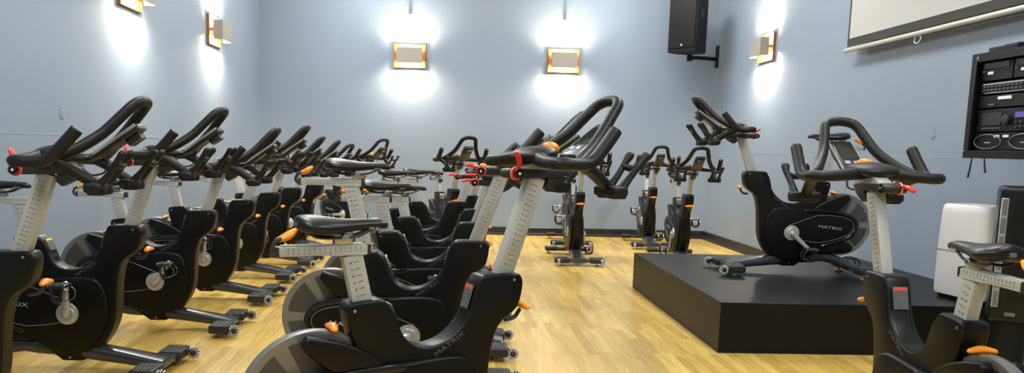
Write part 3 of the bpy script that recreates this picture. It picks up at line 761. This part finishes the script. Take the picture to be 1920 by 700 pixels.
b = BM(); box(b, (0, 0, .016), (.16, .24, .030), bev=.006); obj('case', b, M['rack'], t)
b = BM(); box(b, (0, -.03, .036), (.10, .12, .010), bev=.004); obj('lid', b, M['pad'], t)
b = BM(); box(b, (0, 0, .0), (.12, .10, .028), bev=.004)
o = tag(obj('remote_box', b, mat('dark_red_plastic', (.12, .03, .025), .5)), 'small dark red box on top of the equipment rack', 'box'); o.location = (3.25, 4.26, RZ1+.0145)
for lab, yy, zz, dd in (('longer black cable end hanging below the far corner of the rack', 4.66, .12, .02), ('shorter black cable end hanging below the rack', 4.55, .085, -.02)):
    b = BM(); tube(b, [(0, 0, 0), (0, dd*.4, -zz*.5), (0, dd, -zz)], [.003, .005, .006], seg=8)
    o = tag(obj('cable', b, M['pad']), lab, 'cable', 'cables hanging from the rack'); o.location = (3.175, yy, RZ0+.004)

# ------------------------------------------------------------------ dehumidifier on the stage
t = thing('dehumidifier', 'white portable dehumidifier standing on the back of the stage', 'dehumidifier', (3.385, 4.82, SZ), math.radians(-80))
w, d, h = .40, .30, .60
b = BM()
secs = []
for z, k in ((.03, .97), (.06, 1.), (.30, 1.), (.56, .965), (.60, .94)):
    c = []
    for i in range(32):
        a = 2*PI*i/32; cx, cz = math.cos(a), math.sin(a)
        c.append((w/2*k*math.copysign(abs(cx)**.28, cx), d/2*k*math.copysign(abs(cz)**.28, cz), z))
    secs.append(c)
secs.append([(x*.95, y*.92, .612) for x, y, z in secs[-1]])
loft(b, secs); obj('body', b, M['dehum'], t, angle=45)
b = BM(); box(b, (0, -d/2-.0005, .315), (w*.94, .003, .004)); obj('panel_seam', b, M['dehum2'], t)
b = BM(); box(b, (.07, -d/2-.001, .185), (.008, .004, .11), bev=.001, seg=1); obj('water_window', b, M['dehum2'], t)
b = BM(); ball(b, (w/2*.965, .0, .545), (.012, .07, .020)); obj('hand_grip', b, M['dehum2'], t)
b = BM(); box(b, (0, 0, .018), (w*.8, d*.8, .036), bev=.004, mi=0); obj('plinth', b, M['rack'], t)

# ------------------------------------------------------------------ tower fan
t = thing('tower_fan', 'tall black tower fan with grey grille strip at the right edge', 'fan', (3.15, 4.16, 0), math.radians(-30))
b = BM(); box(b, (0, 0, .70), (.235, .20, .75), bev=.03, seg=4); obj('body', b, M['fan'], t, angle=50)
b = BM(); box(b, (-.094, -.1005, .71), (.034, .006, .60), bev=.002, seg=1); obj('side_strip', b, M['fansilver'], t)
b = BM()
for k in range(6): box(b, (-.094, -.105, .46+k*.10), (.022, .005, .085), bev=.001, seg=1)
obj('strip_window', b, M['fanstrip'], t)
b = BM(); box(b, (.02, -.101, .73), (.13, .004, .56))
for k in range(22): box(b, (.02, -.104, .47+k*.0245), (.125, .005, .006))
obj('grille', b, M['fan'], t)
b = BM(); box(b, (-.02, -.101, .375), (.05, .004, .02)); obj('badge', b, M['fanstrip'], t)
b = BM(); cyl(b, (0, 0, .03), (0, 0, .34), .085, .075, seg=28); obj('neck', b, M['rack'], t)
b = BM(); cyl(b, (0, 0, 0), (0, 0, .035), .165, .14, seg=36, bev=.008); obj('base', b, M['fan'], t)

# ------------------------------------------------------------------ small round wall plates
def plate(label, loc, nx):
    t = thing('wall_plate', label, 'wall plate', loc, 0, 'round wall plates')
    b = BM(); cyl(b, (0, 0, 0), (nx*.004, 0, 0), .046, seg=28, bev=.0015)
    bmesh.ops.scale(b, vec=(1, .72, 1), verts=b.verts[:]); obj('cover', b, M['wall'], t)
    b = BM()
    for z in (.030, 0, -.030): cyl(b, (nx*.003, 0, z), (nx*.0055, 0, z), .005, seg=10)
    obj('screw', b, M['mark'], t)
plate('round painted wall plate on the left wall above the nearest handlebar', (XL, 5.41, 1.37), 1)
plate('round painted wall plate on the right wall beside the equipment rack', (XR, 5.845, 1.40), -1)

# ------------------------------------------------------------------ camera
r_ = Vector((0.9989690443043443, -0.03759999414855119, 0.025437943346387624))
u_ = Vector((-0.02051360464584223, 0.1259940724531189, 0.9918188774827349))
f_ = Vector((0.04049741406681654, 0.9913181800747464, -0.12509286673185513))
cd = bpy.data.cameras.new('camera'); cam = bpy.data.objects.new('camera', cd); COL.objects.link(cam)
m = Matrix((r_, u_, -f_)).transposed().to_4x4(); m.translation = Vector((0, 0, 1.207)); cam.matrix_world = m
cd.sensor_width = 36; cd.lens = 36*1464/1920; cd.shift_x = (960-898.0)/1920; cd.shift_y = (462.3-350)/1920
cd.clip_start = .05; cd.clip_end = 60
scene.camera = cam
w = bpy.data.worlds.new('world'); scene.world = w; w.use_nodes = True
w.node_tree.nodes['Background'].inputs[0].default_value = (.5, .55, .6, 1); w.node_tree.nodes['Background'].inputs[1].default_value = .3
vs = scene.view_settings; vs.view_transform = 'Standard'; vs.look = 'None'; vs.gamma = 1; vs.use_curve_mapping = False; vs.exposure = .22
